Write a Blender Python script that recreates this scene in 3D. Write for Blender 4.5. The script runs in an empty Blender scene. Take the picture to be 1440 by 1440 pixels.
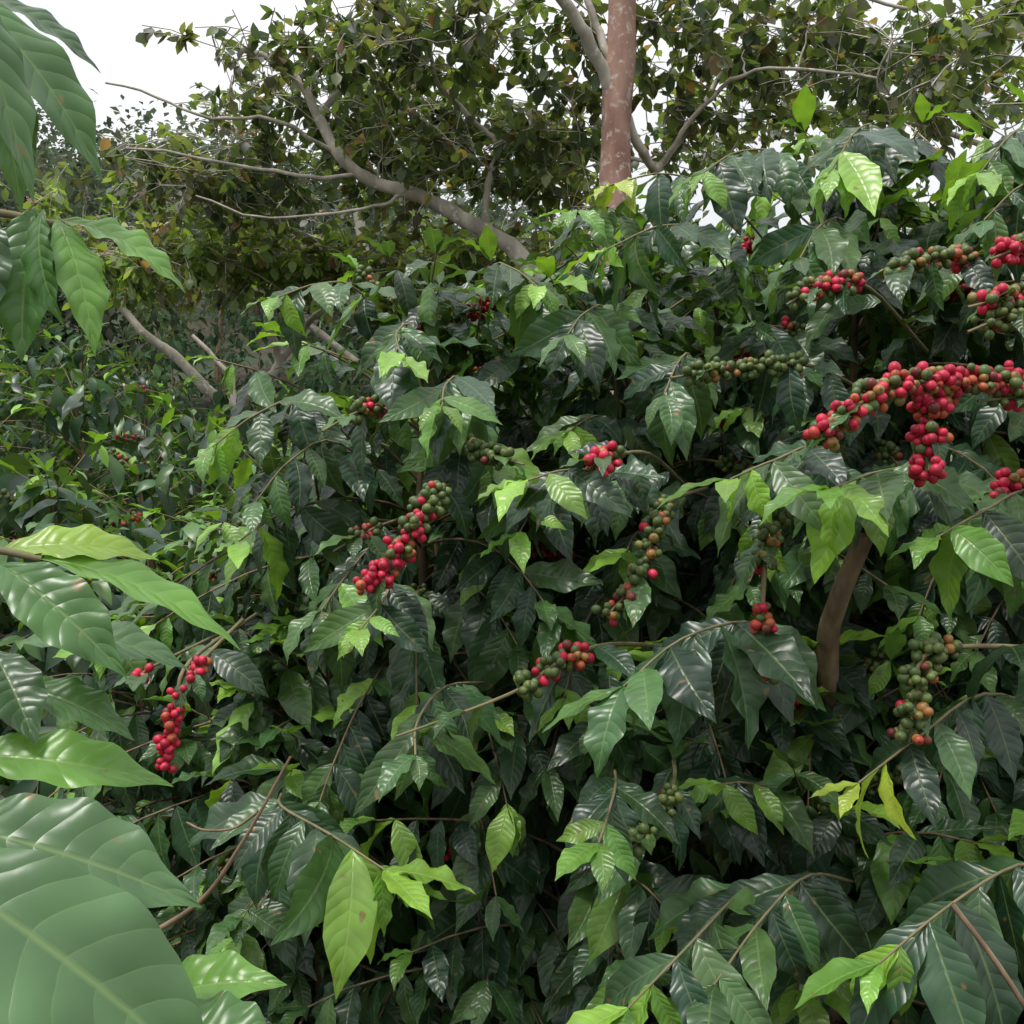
import bpy, bmesh, math
import numpy as np
from mathutils import Vector

rng = np.random.default_rng(11)
scene = bpy.context.scene

# ------------------------------------------------------------------ helpers
def nrm(a):
    a = np.asarray(a, float)
    return a / np.maximum(np.linalg.norm(a, axis=-1, keepdims=True), 1e-9)

def build(name, V, F, mat, parent=None, uv=None, col=None, smooth=True):
    V = np.asarray(V, np.float32); F = np.asarray(F, np.int32)
    k = F.shape[1]
    me = bpy.data.meshes.new(name)
    me.vertices.add(len(V)); me.vertices.foreach_set("co", V.ravel())
    me.loops.add(F.size); me.loops.foreach_set("vertex_index", F.ravel())
    me.polygons.add(len(F))
    me.polygons.foreach_set("loop_start", np.arange(0, F.size, k, dtype=np.int32))
    if smooth:
        me.polygons.foreach_set("use_smooth", np.ones(len(F), dtype=bool))
    if uv is not None:
        l = me.uv_layers.new(name="UVMap")
        l.data.foreach_set("uv", np.asarray(uv, np.float32)[F.ravel()].ravel())
    if col is not None:
        c = np.ones((len(V), 4), np.float32); c[:, :3] = col
        at = me.color_attributes.new("Col", 'FLOAT_COLOR', 'POINT')
        at.data.foreach_set("color", c.ravel())
    me.update(calc_edges=True)
    me.materials.append(mat)
    ob = bpy.data.objects.new(name, me)
    scene.collection.objects.link(ob)
    if parent is not None: ob.parent = parent
    return ob

def empty(name, loc=(0, 0, 0)):
    e = bpy.data.objects.new(name, None)
    e.empty_display_size = 0.2
    scene.collection.objects.link(e)
    return e

# ------------------------------------------------------------------ leaf geometry (vectorised)
def leaf_arrays(lv, nv, nu, waves=6.0, kind='coffee'):
    P = np.array([l[0] for l in lv]); D = nrm(np.array([l[1] for l in lv]))
    N = np.array([l[2] for l in lv]); par = np.array([l[3] for l in lv], float)  # L,W,bend,fold,rip,side
    C = np.array([l[4] for l in lv])
    n = len(P)
    N = nrm(N - (N * D).sum(1, keepdims=True) * D)
    X = np.cross(D, N)
    v = np.linspace(0, 1, nv + 1); u = np.linspace(-1, 1, nu + 1)
    if kind == 'coffee':
        pr = np.sin(np.pi * v ** 0.92) ** 0.88
        pr = pr * (1 - 0.5 * np.clip((v - 0.66) / 0.34, 0, 1))
        pr = np.maximum(pr, 0.045); pr[-1] = 0.01
        if nv > 8: pr[0] = 0.05
    else:
        pr = np.sin(np.pi * v ** 0.75) ** 0.7
        pr = np.maximum(pr, 0.05)
    L, W, bend, fold, rip, side = [par[:, i][:, None, None] for i in range(6)]
    ph = rng.uniform(0, 6.28, (n, 1, 1)); ph2 = rng.uniform(0, 2.5, (n, 1, 1))
    wv = waves * rng.uniform(.8, 1.15, (n, 1, 1))
    vv = v[None, :, None]; uu = u[None, None, :]; pp = pr[None, :, None]
    b = np.where(np.abs(bend) < 0.02, 0.02, bend)
    ny = np.sin(b * vv) / b * L; nz = -(1 - np.cos(b * vv)) / b * L
    ty, tz = np.sin(b * vv), np.cos(b * vv)
    x = uu * pp * W * L
    au = np.abs(uu)
    h = fold * np.abs(x) - 0.35 * fold * au ** 3 * pp * W * L * 1.2
    env = np.sin(np.pi * np.clip(vv, 0, 1)) ** 0.7
    wave = np.sin(6.283 * wv * vv + ph + np.where(uu > 0, ph2, 0))
    h = h + rip * W * L * au ** 2 * env * wave
    x = x * (1 + 0.045 * np.sin(6.283 * wv * vv + ph + np.where(uu > 0, ph2, 0) + 1.2) * au * np.clip(rip * 5, 0, 1))
    x = x + side * L * vv ** 2 * 0.5
    yy = ny + h * ty; zz = nz + h * tz
    V = (P[:, None, None, :] + X[:, None, None, :] * x[..., None] + D[:, None, None, :] * yy[..., None]
         + N[:, None, None, :] * zz[..., None])
    nper = (nv + 1) * (nu + 1)
    idx = np.arange(nper).reshape(nv + 1, nu + 1)
    q = np.stack([idx[:-1, :-1], idx[:-1, 1:], idx[1:, 1:], idx[1:, :-1]], -1).reshape(-1, 4)
    F = (np.arange(n) * nper)[:, None, None] + q[None]
    U = np.broadcast_to((uu * 0.5 + 0.5), (n, nv + 1, nu + 1))
    Vv = np.broadcast_to(vv, (n, nv + 1, nu + 1))
    uv = np.stack([U, Vv], -1).reshape(-1, 2)
    col = np.repeat(C, nper, 0)
    return V.reshape(-1, 3), F.reshape(-1, 4), uv, col

# ------------------------------------------------------------------ tubes
def tube(acc, pts, rad, sides=6):
    pts = np.asarray(pts, float); n = len(pts)
    rad = np.broadcast_to(np.asarray(rad, float), (n,)) if np.ndim(rad) else np.full(n, rad)
    t = nrm(np.gradient(pts, axis=0))
    ref = np.array([0.0, 0, 1]) if abs(t[0][2]) < 0.9 else np.array([1.0, 0, 0])
    a = np.zeros_like(pts); prev = ref
    for i in range(n):
        w = prev - np.dot(prev, t[i]) * t[i]
        if np.linalg.norm(w) < 1e-4: w = np.cross(t[i], [0.3, 0.5, 0.8])
        prev = nrm(w); a[i] = prev
    b = np.cross(t, a)
    an = np.arange(sides) / sides * 2 * np.pi
    ring = pts[:, None] + rad[:, None, None] * (a[:, None] * np.cos(an)[None, :, None] + b[:, None] * np.sin(an)[None, :, None])
    i = np.arange(n - 1)[:, None]; j = np.arange(sides)[None]; j2 = (j + 1) % sides
    F = np.stack([i * sides + j, i * sides + j2, (i + 1) * sides + j2, (i + 1) * sides + j], -1).reshape(-1, 4)
    acc.append((ring.reshape(-1, 3), F))

def join_tubes(acc):
    Vs, Fs, o = [], [], 0
    for V, F in acc:
        Vs.append(V); Fs.append(F + o); o += len(V)
    return np.concatenate(Vs), np.concatenate(Fs)

def smooth_line(pts, n):
    pts = np.asarray(pts, float)
    p = np.vstack([2 * pts[0] - pts[1], pts, 2 * pts[-1] - pts[-2]])
    out = []
    for i in range(1, len(p) - 2):
        for s in np.linspace(0, 1, n, endpoint=False):
            a, b, c, d = p[i - 1], p[i], p[i + 1], p[i + 2]
            out.append(0.5 * (2 * b + (c - a) * s + (2 * a - 5 * b + 4 * c - d) * s * s + (3 * b - a - 3 * c + d) * s ** 3))
    out.append(pts[-1])
    return np.array(out)

# ------------------------------------------------------------------ materials
def newmat(name):
    m = bpy.data.materials.new(name); m.use_nodes = True
    nt = m.node_tree; nt.nodes.clear()
    return m, nt

def nd(nt, typ, **kw):
    n = nt.nodes.new(typ)
    for k, v in kw.items(): setattr(n, k, v)
    return n

def mth(nt, op, a, b=None, c=None, clamp=False):
    n = nt.nodes.new('ShaderNodeMath'); n.operation = op; n.use_clamp = clamp
    for i, x in enumerate((a, b, c)):
        if x is None: continue
        if isinstance(x, (int, float)): n.inputs[i].default_value = x
        else: nt.links.new(x, n.inputs[i])
    return n.outputs[0]

def mixc(nt, fac, a, b, blend='MIX'):
    n = nt.nodes.new('ShaderNodeMix'); n.data_type = 'RGBA'; n.blend_type = blend
    for s, x in ((n.inputs[0], fac), (n.inputs[6], a), (n.inputs[7], b)):
        if isinstance(x, (int, float)): s.default_value = x
        elif isinstance(x, tuple): s.default_value = (*x, 1)
        else: nt.links.new(x, s)
    return n.outputs[2]

def leaf_mat(name, rough=0.36, trans=0.22, veins=True, spec=0.5, spots=True, noise=True):
    m, nt = newmat(name); L = nt.links
    at = nd(nt, 'ShaderNodeAttribute', attribute_name="Col")
    geo = nd(nt, 'ShaderNodeNewGeometry')
    c = at.outputs['Color']
    if noise:
        nz = nd(nt, 'ShaderNodeTexNoise'); nz.inputs['Scale'].default_value = 24; nz.inputs['Detail'].default_value = 1.5
        L.new(geo.outputs['Position'], nz.inputs['Vector'])
        var = mth(nt, 'MULTIPLY_ADD', nz.outputs['Fac'], 1.1, 0.45)
        vm = nd(nt, 'ShaderNodeVectorMath', operation='SCALE')
        L.new(at.outputs['Color'], vm.inputs[0]); L.new(var, vm.inputs['Scale'])
        c = vm.outputs[0]
    bumpn = None
    if veins:
        tc = nd(nt, 'ShaderNodeTexCoord')
        sp = nd(nt, 'ShaderNodeSeparateXYZ'); L.new(tc.outputs['UV'], sp.inputs[0])
        au = mth(nt, 'ABSOLUTE', mth(nt, 'MULTIPLY_ADD', sp.outputs[0], 2.0, -1.0))
        t = mth(nt, 'MULTIPLY', mth(nt, 'SUBTRACT', sp.outputs[1], mth(nt, 'MULTIPLY', mth(nt, 'POWER', au, 1.35), 0.13)), 10.0)
        t = mth(nt, 'MULTIPLY_ADD', nz.outputs['Fac'], 0.9, t)
        s = mth(nt, 'ABSOLUTE', mth(nt, 'SINE', mth(nt, 'MULTIPLY', t, math.pi)))
        lat = mth(nt, 'SUBTRACT', 1.0, mth(nt, 'DIVIDE', s, 0.16), clamp=True)
        mid = mth(nt, 'SUBTRACT', 1.0, mth(nt, 'DIVIDE', au, 0.075), clamp=True)
        vein = mth(nt, 'MAXIMUM', mth(nt, 'MULTIPLY', lat, 0.25), mid)
        vc = mixc(nt, 0.30, c, (0.30, 0.40, 0.14))
        c = mixc(nt, vein, c, vc)
        hgt = mth(nt, 'MULTIPLY', mth(nt, 'POWER', s, 0.8), mth(nt, 'SUBTRACT', 1.0, mid))
        bp = nd(nt, 'ShaderNodeBump'); bp.inputs['Strength'].default_value = 0.34; bp.inputs['Distance'].default_value = 0.002
        L.new(hgt, bp.inputs['Height']); bumpn = bp.outputs[0]
    if spots:
        n3 = nd(nt, 'ShaderNodeTexNoise'); n3.inputs['Scale'].default_value = 60; n3.inputs['Detail'].default_value = 0
        L.new(geo.outputs['Position'], n3.inputs['Vector'])
        f = mth(nt, 'MULTIPLY', mth(nt, 'SUBTRACT', n3.outputs['Fac'], 0.77), 16.0, clamp=True)
        c = mixc(nt, mth(nt, 'MULTIPLY', f, 0.8), c, (0.20, 0.13, 0.05))
    under = mixc(nt, 0.18, c, (0.14, 0.22, 0.09))
    c = mixc(nt, geo.outputs['Backfacing'], c, under)
    pb = nd(nt, 'ShaderNodeBsdfPrincipled')
    L.new(c, pb.inputs['Base Color'])
    L.new(mth(nt, 'MULTIPLY_ADD', geo.outputs['Backfacing'], 0.22, rough), pb.inputs['Roughness'])
    pb.inputs['Specular IOR Level'].default_value = spec
    if bumpn: L.new(bumpn, pb.inputs['Normal'])
    tr = nd(nt, 'ShaderNodeBsdfTranslucent')
    tcx = mixc(nt, 1.0, c, (2.6, 2.6, 0.8), 'MULTIPLY')
    L.new(tcx, tr.inputs['Color'])
    mx = nd(nt, 'ShaderNodeMixShader'); mx.inputs[0].default_value = trans
    L.new(pb.outputs[0], mx.inputs[1]); L.new(tr.outputs[0], mx.inputs[2])
    out = nd(nt, 'ShaderNodeOutputMaterial'); L.new(mx.outputs[0], out.inputs[0])
    return m

def plain_leaf_mat(name, tf=0.35):
    m, nt = newmat(name)
    at = nd(nt, 'ShaderNodeAttribute', attribute_name="Col")
    df = nd(nt, 'ShaderNodeBsdfDiffuse'); nt.links.new(at.outputs['Color'], df.inputs['Color'])
    tr = nd(nt, 'ShaderNodeBsdfTranslucent'); nt.links.new(mixc(nt, 1.0, at.outputs['Color'], (1.8, 1.8, 1.4), 'MULTIPLY'), tr.inputs['Color'])
    mx = nd(nt, 'ShaderNodeMixShader'); mx.inputs[0].default_value = tf
    nt.links.new(df.outputs[0], mx.inputs[1]); nt.links.new(tr.outputs[0], mx.inputs[2])
    out = nd(nt, 'ShaderNodeOutputMaterial'); nt.links.new(mx.outputs[0], out.inputs[0])
    return m

def bark_mat(name, ca, cb, lichen=0.0, scale=8, lich_col=(0.55, 0.53, 0.48), sharp=12.0):
    m, nt = newmat(name); L = nt.links
    geo = nd(nt, 'ShaderNodeNewGeometry')
    n1 = nd(nt, 'ShaderNodeTexNoise'); n1.inputs['Scale'].default_value = scale; n1.inputs['Detail'].default_value = 4
    mp = nd(nt, 'ShaderNodeMapping'); mp.inputs['Scale'].default_value = (1, 1, 0.35)
    L.new(geo.outputs['Position'], mp.inputs[0]); L.new(mp.outputs[0], n1.inputs['Vector'])
    f = mth(nt, 'MULTIPLY_ADD', n1.outputs['Fac'], 3.0, -1.0, clamp=True)
    c = mixc(nt, f, ca, cb)
    if lichen > 0:
        n2 = nd(nt, 'ShaderNodeTexNoise'); n2.inputs['Scale'].default_value = scale * 2.2; n2.inputs['Detail'].default_value = 4
        n2.inputs['Roughness'].default_value = 0.65
        L.new(geo.outputs['Position'], n2.inputs['Vector'])
        g = mth(nt, 'MULTIPLY', mth(nt, 'SUBTRACT', n2.outputs['Fac'], 0.64 - lichen * 0.2), sharp, clamp=True)
        c = mixc(nt, mth(nt, 'MULTIPLY', g, 0.75), c, lich_col)
    pb = nd(nt, 'ShaderNodeBsdfPrincipled'); pb.inputs['Roughness'].default_value = 0.85
    L.new(c, pb.inputs['Base Color'])
    bp = nd(nt, 'ShaderNodeBump'); bp.inputs['Strength'].default_value = 0.7; bp.inputs['Distance'].default_value = 0.01
    L.new(n1.outputs['Fac'], bp.inputs['Height']); L.new(bp.outputs[0], pb.inputs['Normal'])
    out = nd(nt, 'ShaderNodeOutputMaterial'); L.new(pb.outputs[0], out.inputs[0])
    return m

def cherry_material():
    m, nt = newmat("coffee_cherry_skin"); L = nt.links
    at = nd(nt, 'ShaderNodeAttribute', attribute_name="Col")
    pb = nd(nt, 'ShaderNodeBsdfPrincipled'); pb.inputs['Roughness'].default_value = 0.45
    pb.inputs['Specular IOR Level'].default_value = 0.4
    L.new(at.outputs['Color'], pb.inputs['Base Color'])
    out = nd(nt, 'ShaderNodeOutputMaterial'); L.new(pb.outputs[0], out.inputs[0])
    return m

M_LEAF = leaf_mat("coffee_leaf", rough=0.33, spec=0.52, trans=.18)
M_LEAF_FAR = leaf_mat("coffee_leaf_simple", rough=0.36, spec=.5, trans=.18, veins=False, spots=False, noise=False)
M_TREELEAF = leaf_mat("shade_tree_leaf", rough=0.45, trans=0.40, veins=False, spec=0.45, spots=False, noise=False)
M_FOREST = plain_leaf_mat("forest_leaf")
M_LITTER = plain_leaf_mat("dry_leaf", .1)
M_TWIG = bark_mat("coffee_bark", (0.10, 0.065, 0.04), (0.26, 0.18, 0.11), 0.0, 30)
M_GREENTWIG = bark_mat("young_twig_bark", (0.13, 0.13, 0.06), (0.22, 0.17, 0.09), 0.0, 30)
M_BARK_RED = bark_mat("mottled_red_bark", (0.19, 0.095, 0.07), (0.36, 0.22, 0.17), 0.46, 9, (.55, .49, .43), 8)
M_BARK_GREY = bark_mat("grey_bark", (0.24, 0.21, 0.17), (0.50, 0.45, 0.38), 0.35, 9, (.60, .58, .52))
M_CHERRY = cherry_material()

# ------------------------------------------------------------------ colours
def leafcol(kind):
    r = rng.uniform(0.6, 1.4)
    if kind == 'dark':
        a = np.array([0.017, 0.046, 0.025]); b = np.array([0.036, 0.080, 0.033])
    elif kind == 'mid':
        a = np.array([0.036, 0.090, 0.030]); b = np.array([0.075, 0.15, 0.040])
    elif kind == 'young':
        a = np.array([0.09, 0.21, 0.035]); b = np.array([0.20, 0.36, 0.045])
    elif kind == 'yellow':
        a = np.array([0.24, 0.36, 0.04]); b = np.array([0.32, 0.40, 0.06])
    t = rng.random()
    return (a * (1 - t) + b * t) * r

RED = (np.array([0.42, 0.008, 0.035]), np.array([0.62, 0.030, 0.075]))
ORG = (np.array([0.46, 0.035, 0.035]), np.array([0.42, 0.12, 0.04]))
YEL = (np.array([0.20, 0.22, 0.05]), np.array([0.32, 0.12, 0.04]))
GRN = (np.array([0.050, 0.095, 0.026]), np.array([0.125, 0.16, 0.042]))
DRD = (np.array([0.13, 0.02, 0.02]), np.array([0.2, 0.05, 0.03]))

# ------------------------------------------------------------------ plant container
class Plant:
    def __init__(s, name, lod):
        s.name = name; s.lod = lod; s.leaves = []; s.wood = []; s.green = []; s.cher = []
    def leaf(s, P, D, N, L=0.14, W=0.2, bend=0.5, fold=0.3, rip=0.12, side=0.0, c='dark'):
        s.leaves.append((np.asarray(P, float), np.asarray(D, float), np.asarray(N, float), (L, W, bend, fold, rip, side),
                         leafcol(c) if isinstance(c, str) else c))
    def rleaf(s, P, D, N, L, c):
        s.leaf(P, D, N, L, rng.uniform(0.165, 0.22), rng.uniform(0.1, 1.2), rng.uniform(0.1, 0.6),
               rng.uniform(0.10, 0.30), rng.uniform(-0.3, 0.3), c)
    def cherries(s, pts, ripe, dens=1.0, R=0.0077, spread=0.0145):
        pts = np.asarray(pts, float); seg = np.linalg.norm(np.diff(pts, axis=0), axis=1)
        tot = seg.sum(); cum = np.concatenate([[0], np.cumsum(seg)])
        step = 0.0023 / dens; st = 0.0; ang = rng.uniform(0, 6); phs = rng.uniform(0, 6)
        r0, r1 = np.array(ripe[0], float), np.array(ripe[1], float)
        while st < tot:
            P = np.array([np.interp(st, cum, pts[:, k]) for k in range(3)])
            i = min(np.searchsorted(cum, st, side='right') - 1, len(seg) - 1)
            t = nrm(pts[i + 1] - pts[i])
            w = r0 * (1 - st / tot) + r1 * st / tot; w = w / w.sum()
            k = rng.choice(4, p=w); pal = (GRN, YEL, ORG, RED)[k]
            if rng.random() < 0.04: pal = DRD
            a = nrm(np.cross(t, [0.31, 0.2, 0.9])); b = np.cross(t, a)
            ang += 2.4 + rng.uniform(-0.35, 0.35)
            o = a * math.cos(ang) + b * math.sin(ang)
            cy = 0.5 + 0.5 * math.sin(st / 0.045 * 6.28 + phs)
            clump = 0.62 + 0.55 * cy
            c = P + o * spread * clump * rng.uniform(0.6, 1.25) + t * rng.uniform(-.005, .005)
            s.cher.append((c, nrm(o + rng.normal(0, .35, 3)), R * rng.uniform(0.75, 1.12), pal[0] * rng.uniform(.7, 1.15), pal[1] * rng.uniform(.7, 1.15)))
            st += step * rng.uniform(0.6, 1.4) * (1.9 - 1.35 * cy)
    def finish(s):
        e = empty(s.name)
        nv, nu, wv = {0: (24, 8, 4.0), 1: (13, 4, 3.3), 2: (5, 2, 1.5)}[s.lod]
        if s.leaves:
            V, F, uv, col = leaf_arrays(s.leaves, nv, nu, wv)
            build("leaves", V, F, M_LEAF if s.lod < 2 else M_LEAF_FAR, e, uv, col)
        if s.wood: V, F = join_tubes(s.wood); build("stems", V, F, M_TWIG, e)
        if s.green: V, F = join_tubes(s.green); build("twigs", V, F, M_GREENTWIG, e)
        if s.cher:
            tv, tf = ICO
            C = np.array([c[0] for c in s.cher]); A = np.array([c[1] for c in s.cher]); R = np.array([c[2] for c in s.cher])
            c1 = np.array([c[3] for c in s.cher]); c2 = np.array([c[4] for c in s.cher])
            B = nrm(np.cross(A, np.array([0.2, 0.3, 0.93]))); T = np.cross(A, B)
            lp = tv * np.array([1, 1, 1.12])
            V = C[:, None] + R[:, None, None] * (B[:, None] * lp[None, :, 0:1] + T[:, None] * lp[None, :, 1:2] + A[:, None] * lp[None, :, 2:3])
            mixf = np.clip(tv[None, :, 0] * 0.5 + 0.5 + rng.normal(0, .18, (len(C), len(tv))), 0, 1)[..., None]
            col = c1[:, None] * (1 - mixf) + c2[:, None] * mixf
            col[:, TIP] = np.array([0.05, 0.02, 0.012])
            F = tf[None] + (np.arange(len(C)) * len(tv))[:, None, None]
            build("cherries", V.reshape(-1, 3), F.reshape(-1, 3), M_CHERRY, e, None, col.reshape(-1, 3))
        return e

bm = bmesh.new(); bmesh.ops.create_icosphere(bm, subdivisions=2, radius=1.0)
ICO = (np.array([v.co[:] for v in bm.verts]), np.array([[v.index for v in f.verts] for f in bm.faces])); bm.free()
TIP = int(np.argmax(ICO[0][:, 2]))
UP = np.array([0, 0, 1.0])

def leafy(pl, pts, start, spacing, L, tipc, kinds=('dark', 'mid'), p=(0.75, 0.25), miss=0.08):
    pts = np.asarray(pts, float); seg = np.linalg.norm(np.diff(pts, axis=0), axis=1)
    cum = np.concatenate([[0], np.cumsum(seg)]); tot = cum[-1]
    s = start * tot + rng.uniform(0, spacing)
    while s < tot:
        P = np.array([np.interp(s, cum, pts[:, k]) for k in range(3)])
        i = min(np.searchsorted(cum, s, side='right') - 1, len(seg) - 1)
        t = nrm(pts[i + 1] - pts[i]); side = nrm(np.cross(t, UP) + rng.normal(0, .15, 3))
        f = s / tot
        for sg in (-1, 1):
            if rng.random() < miss: continue
            D = t * rng.uniform(0.2, 0.8) + sg * side * rng.uniform(0.35, 1.0) + UP * rng.uniform(-1.25, -0.1) + rng.normal(0, .16, 3)
            N = UP * rng.uniform(0.6, 1.1) + t * 0.5 + rng.normal(0, .25, 3)
            kd = rng.choice(kinds, p=p)
            if f > 0.9: kd = tipc
            ll = L * rng.uniform(0.66, 1.12) * (1 if f < 0.93 else 0.7)
            pl.rleaf(P, D, N, ll, kd)
        s += spacing * rng.uniform(0.85, 1.2)
    t = nrm(pts[-1] - pts[-2]); side = nrm(np.cross(t, UP))
    for sg in (-1, 1):
        pl.rleaf(pts[-1], t + sg * side * 0.45 + UP * 0.15 + rng.normal(0, .1, 3), UP + t * 0.2, L * rng.uniform(0.4, 0.8), tipc)

def coffee(x, y, h, reach, lod=1, z0=0.2, fruitp=0.2, step=0.054, L=0.16, zb=0.0, extra=0):
    pl = Plant("coffee_plant", lod)
    top = np.array([x + rng.uniform(-.06, .06), y + rng.uniform(-.06, .06), h + zb])
    stem = smooth_line([[x, y, zb - 0.05], [x + rng.uniform(-.04, .04), y, zb + h * .4], [x + rng.uniform(-.05, .05), y, zb + h * .75], top], 6)
    tube(pl.wood, stem, np.linspace(0.019, 0.006, len(stem)), 8)
    def one(z, a, lenk=1.0, fp=fruitp, start=.2):
        P0 = np.array([np.interp(z + zb, stem[:, 2], stem[:, k]) for k in range(3)])
        ft = (h - z)
        ln = reach * (0.30 + 0.70 * min(1, ft / 0.55)) * rng.uniform(0.65, 1.12) * lenk
        el = math.radians(58 - 48 * min(1, ft / 0.7) + rng.uniform(-12, 12))
        d = np.array([math.cos(a) * math.cos(el), math.sin(a) * math.cos(el), math.sin(el)])
        pts = [P0]; n = max(4, int(ln / 0.07)); p = P0.copy(); g = rng.uniform(0.09, 0.17)
        for _ in range(n):
            p = p + d * ln / n; pts.append(p.copy())
            d = nrm(d + np.array([0, 0, -g]) + rng.normal(0, .03, 3))
        pts = np.array(pts)
        pts[:, 2] = np.maximum(pts[:, 2], 0.08 + zb)
        tube(pl.wood, pts, np.linspace(0.0042, 0.0018, len(pts)), 4 if lod < 2 else 3)
        tipk = 'young' if rng.random() < (0.6 if ft < .5 else .25) else 'mid'
        pk = (0.62, 0.31, 0.07) if ft < .45 else (.80, .18, .02)
        leafy(pl, pts, start, 0.048 if lod < 2 else 0.060, L, tipk, ('dark', 'mid', 'young'), pk)
        if rng.random() < fp:
            rp = rng.choice(4, p=[.45, .15, .10, .30])
            ripe = [((.95, .05, 0, 0), (.8, .15, .05, 0)), ((.7, .1, .1, .1), (.3, .1, .2, .4)), ((.1, .05, .15, .7), (0, 0, .1, .9)), ((.9, .1, 0, 0), (.9, .1, 0, 0))][rp]
            m = len(pts); a0 = int(m * rng.uniform(.35, .55)); a1 = min(m, a0 + max(2, int(m * rng.uniform(.2, .35))))
            pl.cherries(pts[a0:a1 + 1], ripe, dens=0.8 if lod < 2 else 0.3, R=0.0078 if lod < 2 else 0.0095)
    az = rng.uniform(0, 6.28); z = z0
    while z < h:
        for sg in (0, 1):
            one(z, az + sg * math.pi + rng.uniform(-.35, .35))
        az += math.pi / 2 + rng.uniform(-.4, .4)
        z += step * rng.uniform(0.8, 1.25)
    # the alley side of the row gets more light and carries extra laterals
    for k in range(extra):
        one(rng.uniform(.35, h * .96), -math.pi / 2 + rng.uniform(-1.0, 1.0), 1.08, .12, .4)
    for a in np.linspace(0, 6.28, 5)[:4]:
        pl.rleaf(top, np.array([math.cos(a), math.sin(a), 0.8]), UP, L * 0.6, 'young')
    return pl

def spray(pl, pts, L=0.15, start=0.35, spacing=0.052, tip='mid', kinds=('dark', 'mid'), p=(0.7, 0.3), r=0.003):
    ln = smooth_line(pts, 4)
    tube(pl.green, ln, np.linspace(r, 0.0016, len(ln)), 5)
    leafy(pl, ln, start, spacing, L * 1.05, tip, kinds, p, miss=0.03)

# ================================================================== MAIN COFFEE ROW
plants = []
def add(*a, **k):
    p = coffee(*a, **k); plants.append(p); return p
A = add(-0.17, 2.45, 2.14, 0.66, extra=20)
B = add(0.30, 2.50, 2.26, 0.66, extra=22)
C = add(0.78, 2.42, 2.42, 0.68, extra=24)
D_ = add(1.26, 2.30, 2.40, 0.68, extra=24)
add(1.72, 2.45, 2.44, 0.70, extra=8)
add(0.55, 2.75, 2.42, 0.66)
add(1.02, 2.75, 2.46, 0.66)
add(1.50, 2.80, 2.46, 0.66)
add(0.05, 2.80, 2.22, 0.62)
add(-0.50, 2.60, 1.82, 0.55, extra=8)
Fp = add(0.12, 2.12, 1.38, 0.52, fruitp=.12, extra=20)
G = add(0.62, 1.98, 1.38, 0.50, fruitp=.12, extra=20)
H = add(1.12, 1.90, 1.42, 0.52, fruitp=.12, extra=18)
I = add(-0.42, 2.28, 1.42, 0.50, fruitp=.15, extra=18)
add(-0.80, 2.75, 1.46, .58, extra=10)
for (x, y, h, r) in [(-.25, 3.15, 2.0, .7), (0.3, 3.25, 2.2, .7), (.85, 3.3, 2.4, .7), (1.4, 3.4, 2.4, .7), (2.0, 3.3, 2.4, .7), (-0.65, 3.3, 1.8, .6), (2.2, 2.7, 2.4, .7)]:
    add(x, y, h, r, lod=2, fruitp=.08)
for (x, y, h, r) in [(-1.15, 3.2, 1.55, .65), (-1.6, 3.5, 1.75, .7), (-2.1, 3.9, 2.0, .7), (-1.45, 4.1, 1.85, .7), (-2.7, 4.7, 2.35, .75), (-1.0, 4.0, 1.75, .7),
                     (-2.05, 4.9, 2.25, .75), (-1.0, 4.9, 1.9, .75), (-3.2, 5.8, 2.7, .8), (-2.5, 5.9, 2.6, .8), (-1.7, 5.7, 2.15, .8), (-3.0, 3.9, 2.0, .7),
                     (-.3, 4.4, 2.0, .7), (-.4, 5.6, 2.1, .7), (-1.0, 6.6, 2.2, .8), (-2.6, 7.3, 2.6, .8), (-3.6, 7.2, 2.9, .8)]:
    add(x, y, h, r, lod=2, step=0.054, L=0.155, fruitp=.16)

# hero fruiting branches ------------------------------------------------
def fruit_branch(pl, pts, a, b, ripe, dens=1.0, cover=.4, spread=0.0145):
    ln = smooth_line(pts, 5)
    tube(pl.green, ln, np.linspace(0.0042, 0.002, len(ln)), 6)
    n = len(ln); i0 = int(a * n); i1 = max(i0 + 2, int(b * n))
    pl.cherries(ln[i0:i1], ripe, dens, spread=spread)
    # a few leaves are still held on the fruiting wood
    if cover > 0: leafy(pl, ln[:max(3, int(n * .8))], .15, .075, 0.13, 'mid', ('dark', 'mid'), (.7, .3), miss=1 - cover)

G_, O_, R_ = (.92, .08, 0, 0), (.3, .3, .25, .15), (.03, .03, .09, .85)
fruit_branch(D_, [(1.0, 1.9, 1.74), (.84, 1.58, 1.865), (.71, 1.45, 1.885), (.590, 1.41, 1.880), (.505, 1.38, 1.868), (.44, 1.36, 1.825), (.405, 1.35, 1.798)], .3, 1, [(.25, .1, .2, .45), (.22, .18, .15, .45)], 1.15, cover=.15, spread=.016)
fruit_branch(D_, [(.95, 1.9, 1.9), (.72, 1.58, 1.90), (.60, 1.44, 1.87), (.575, 1.41, 1.82), (.565, 1.40, 1.742)], .45, 1, [(.1, .15, .25, .5), (0, 0, .02, .98)], 1.3, cover=.1, spread=.0175)
fruit_branch(A, [(-.12, 2.1, 1.74), (-.12, 1.78, 1.745), (-.135, 1.62, 1.71), (-.165, 1.58, 1.655), (-.195, 1.56, 1.61), (-.23, 1.55, 1.588)], .3, 1, [(1, 0, 0, 0), (.05, .05, .15, .75)], 1.2, cover=.2, spread=.0165)
fruit_branch(A, [(-.15, 2.3, 1.78), (-.1, 1.9, 1.82), (-.04, 1.78, 1.80), (.02, 1.73, 1.78)], .4, .9, [G_, G_])
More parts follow.
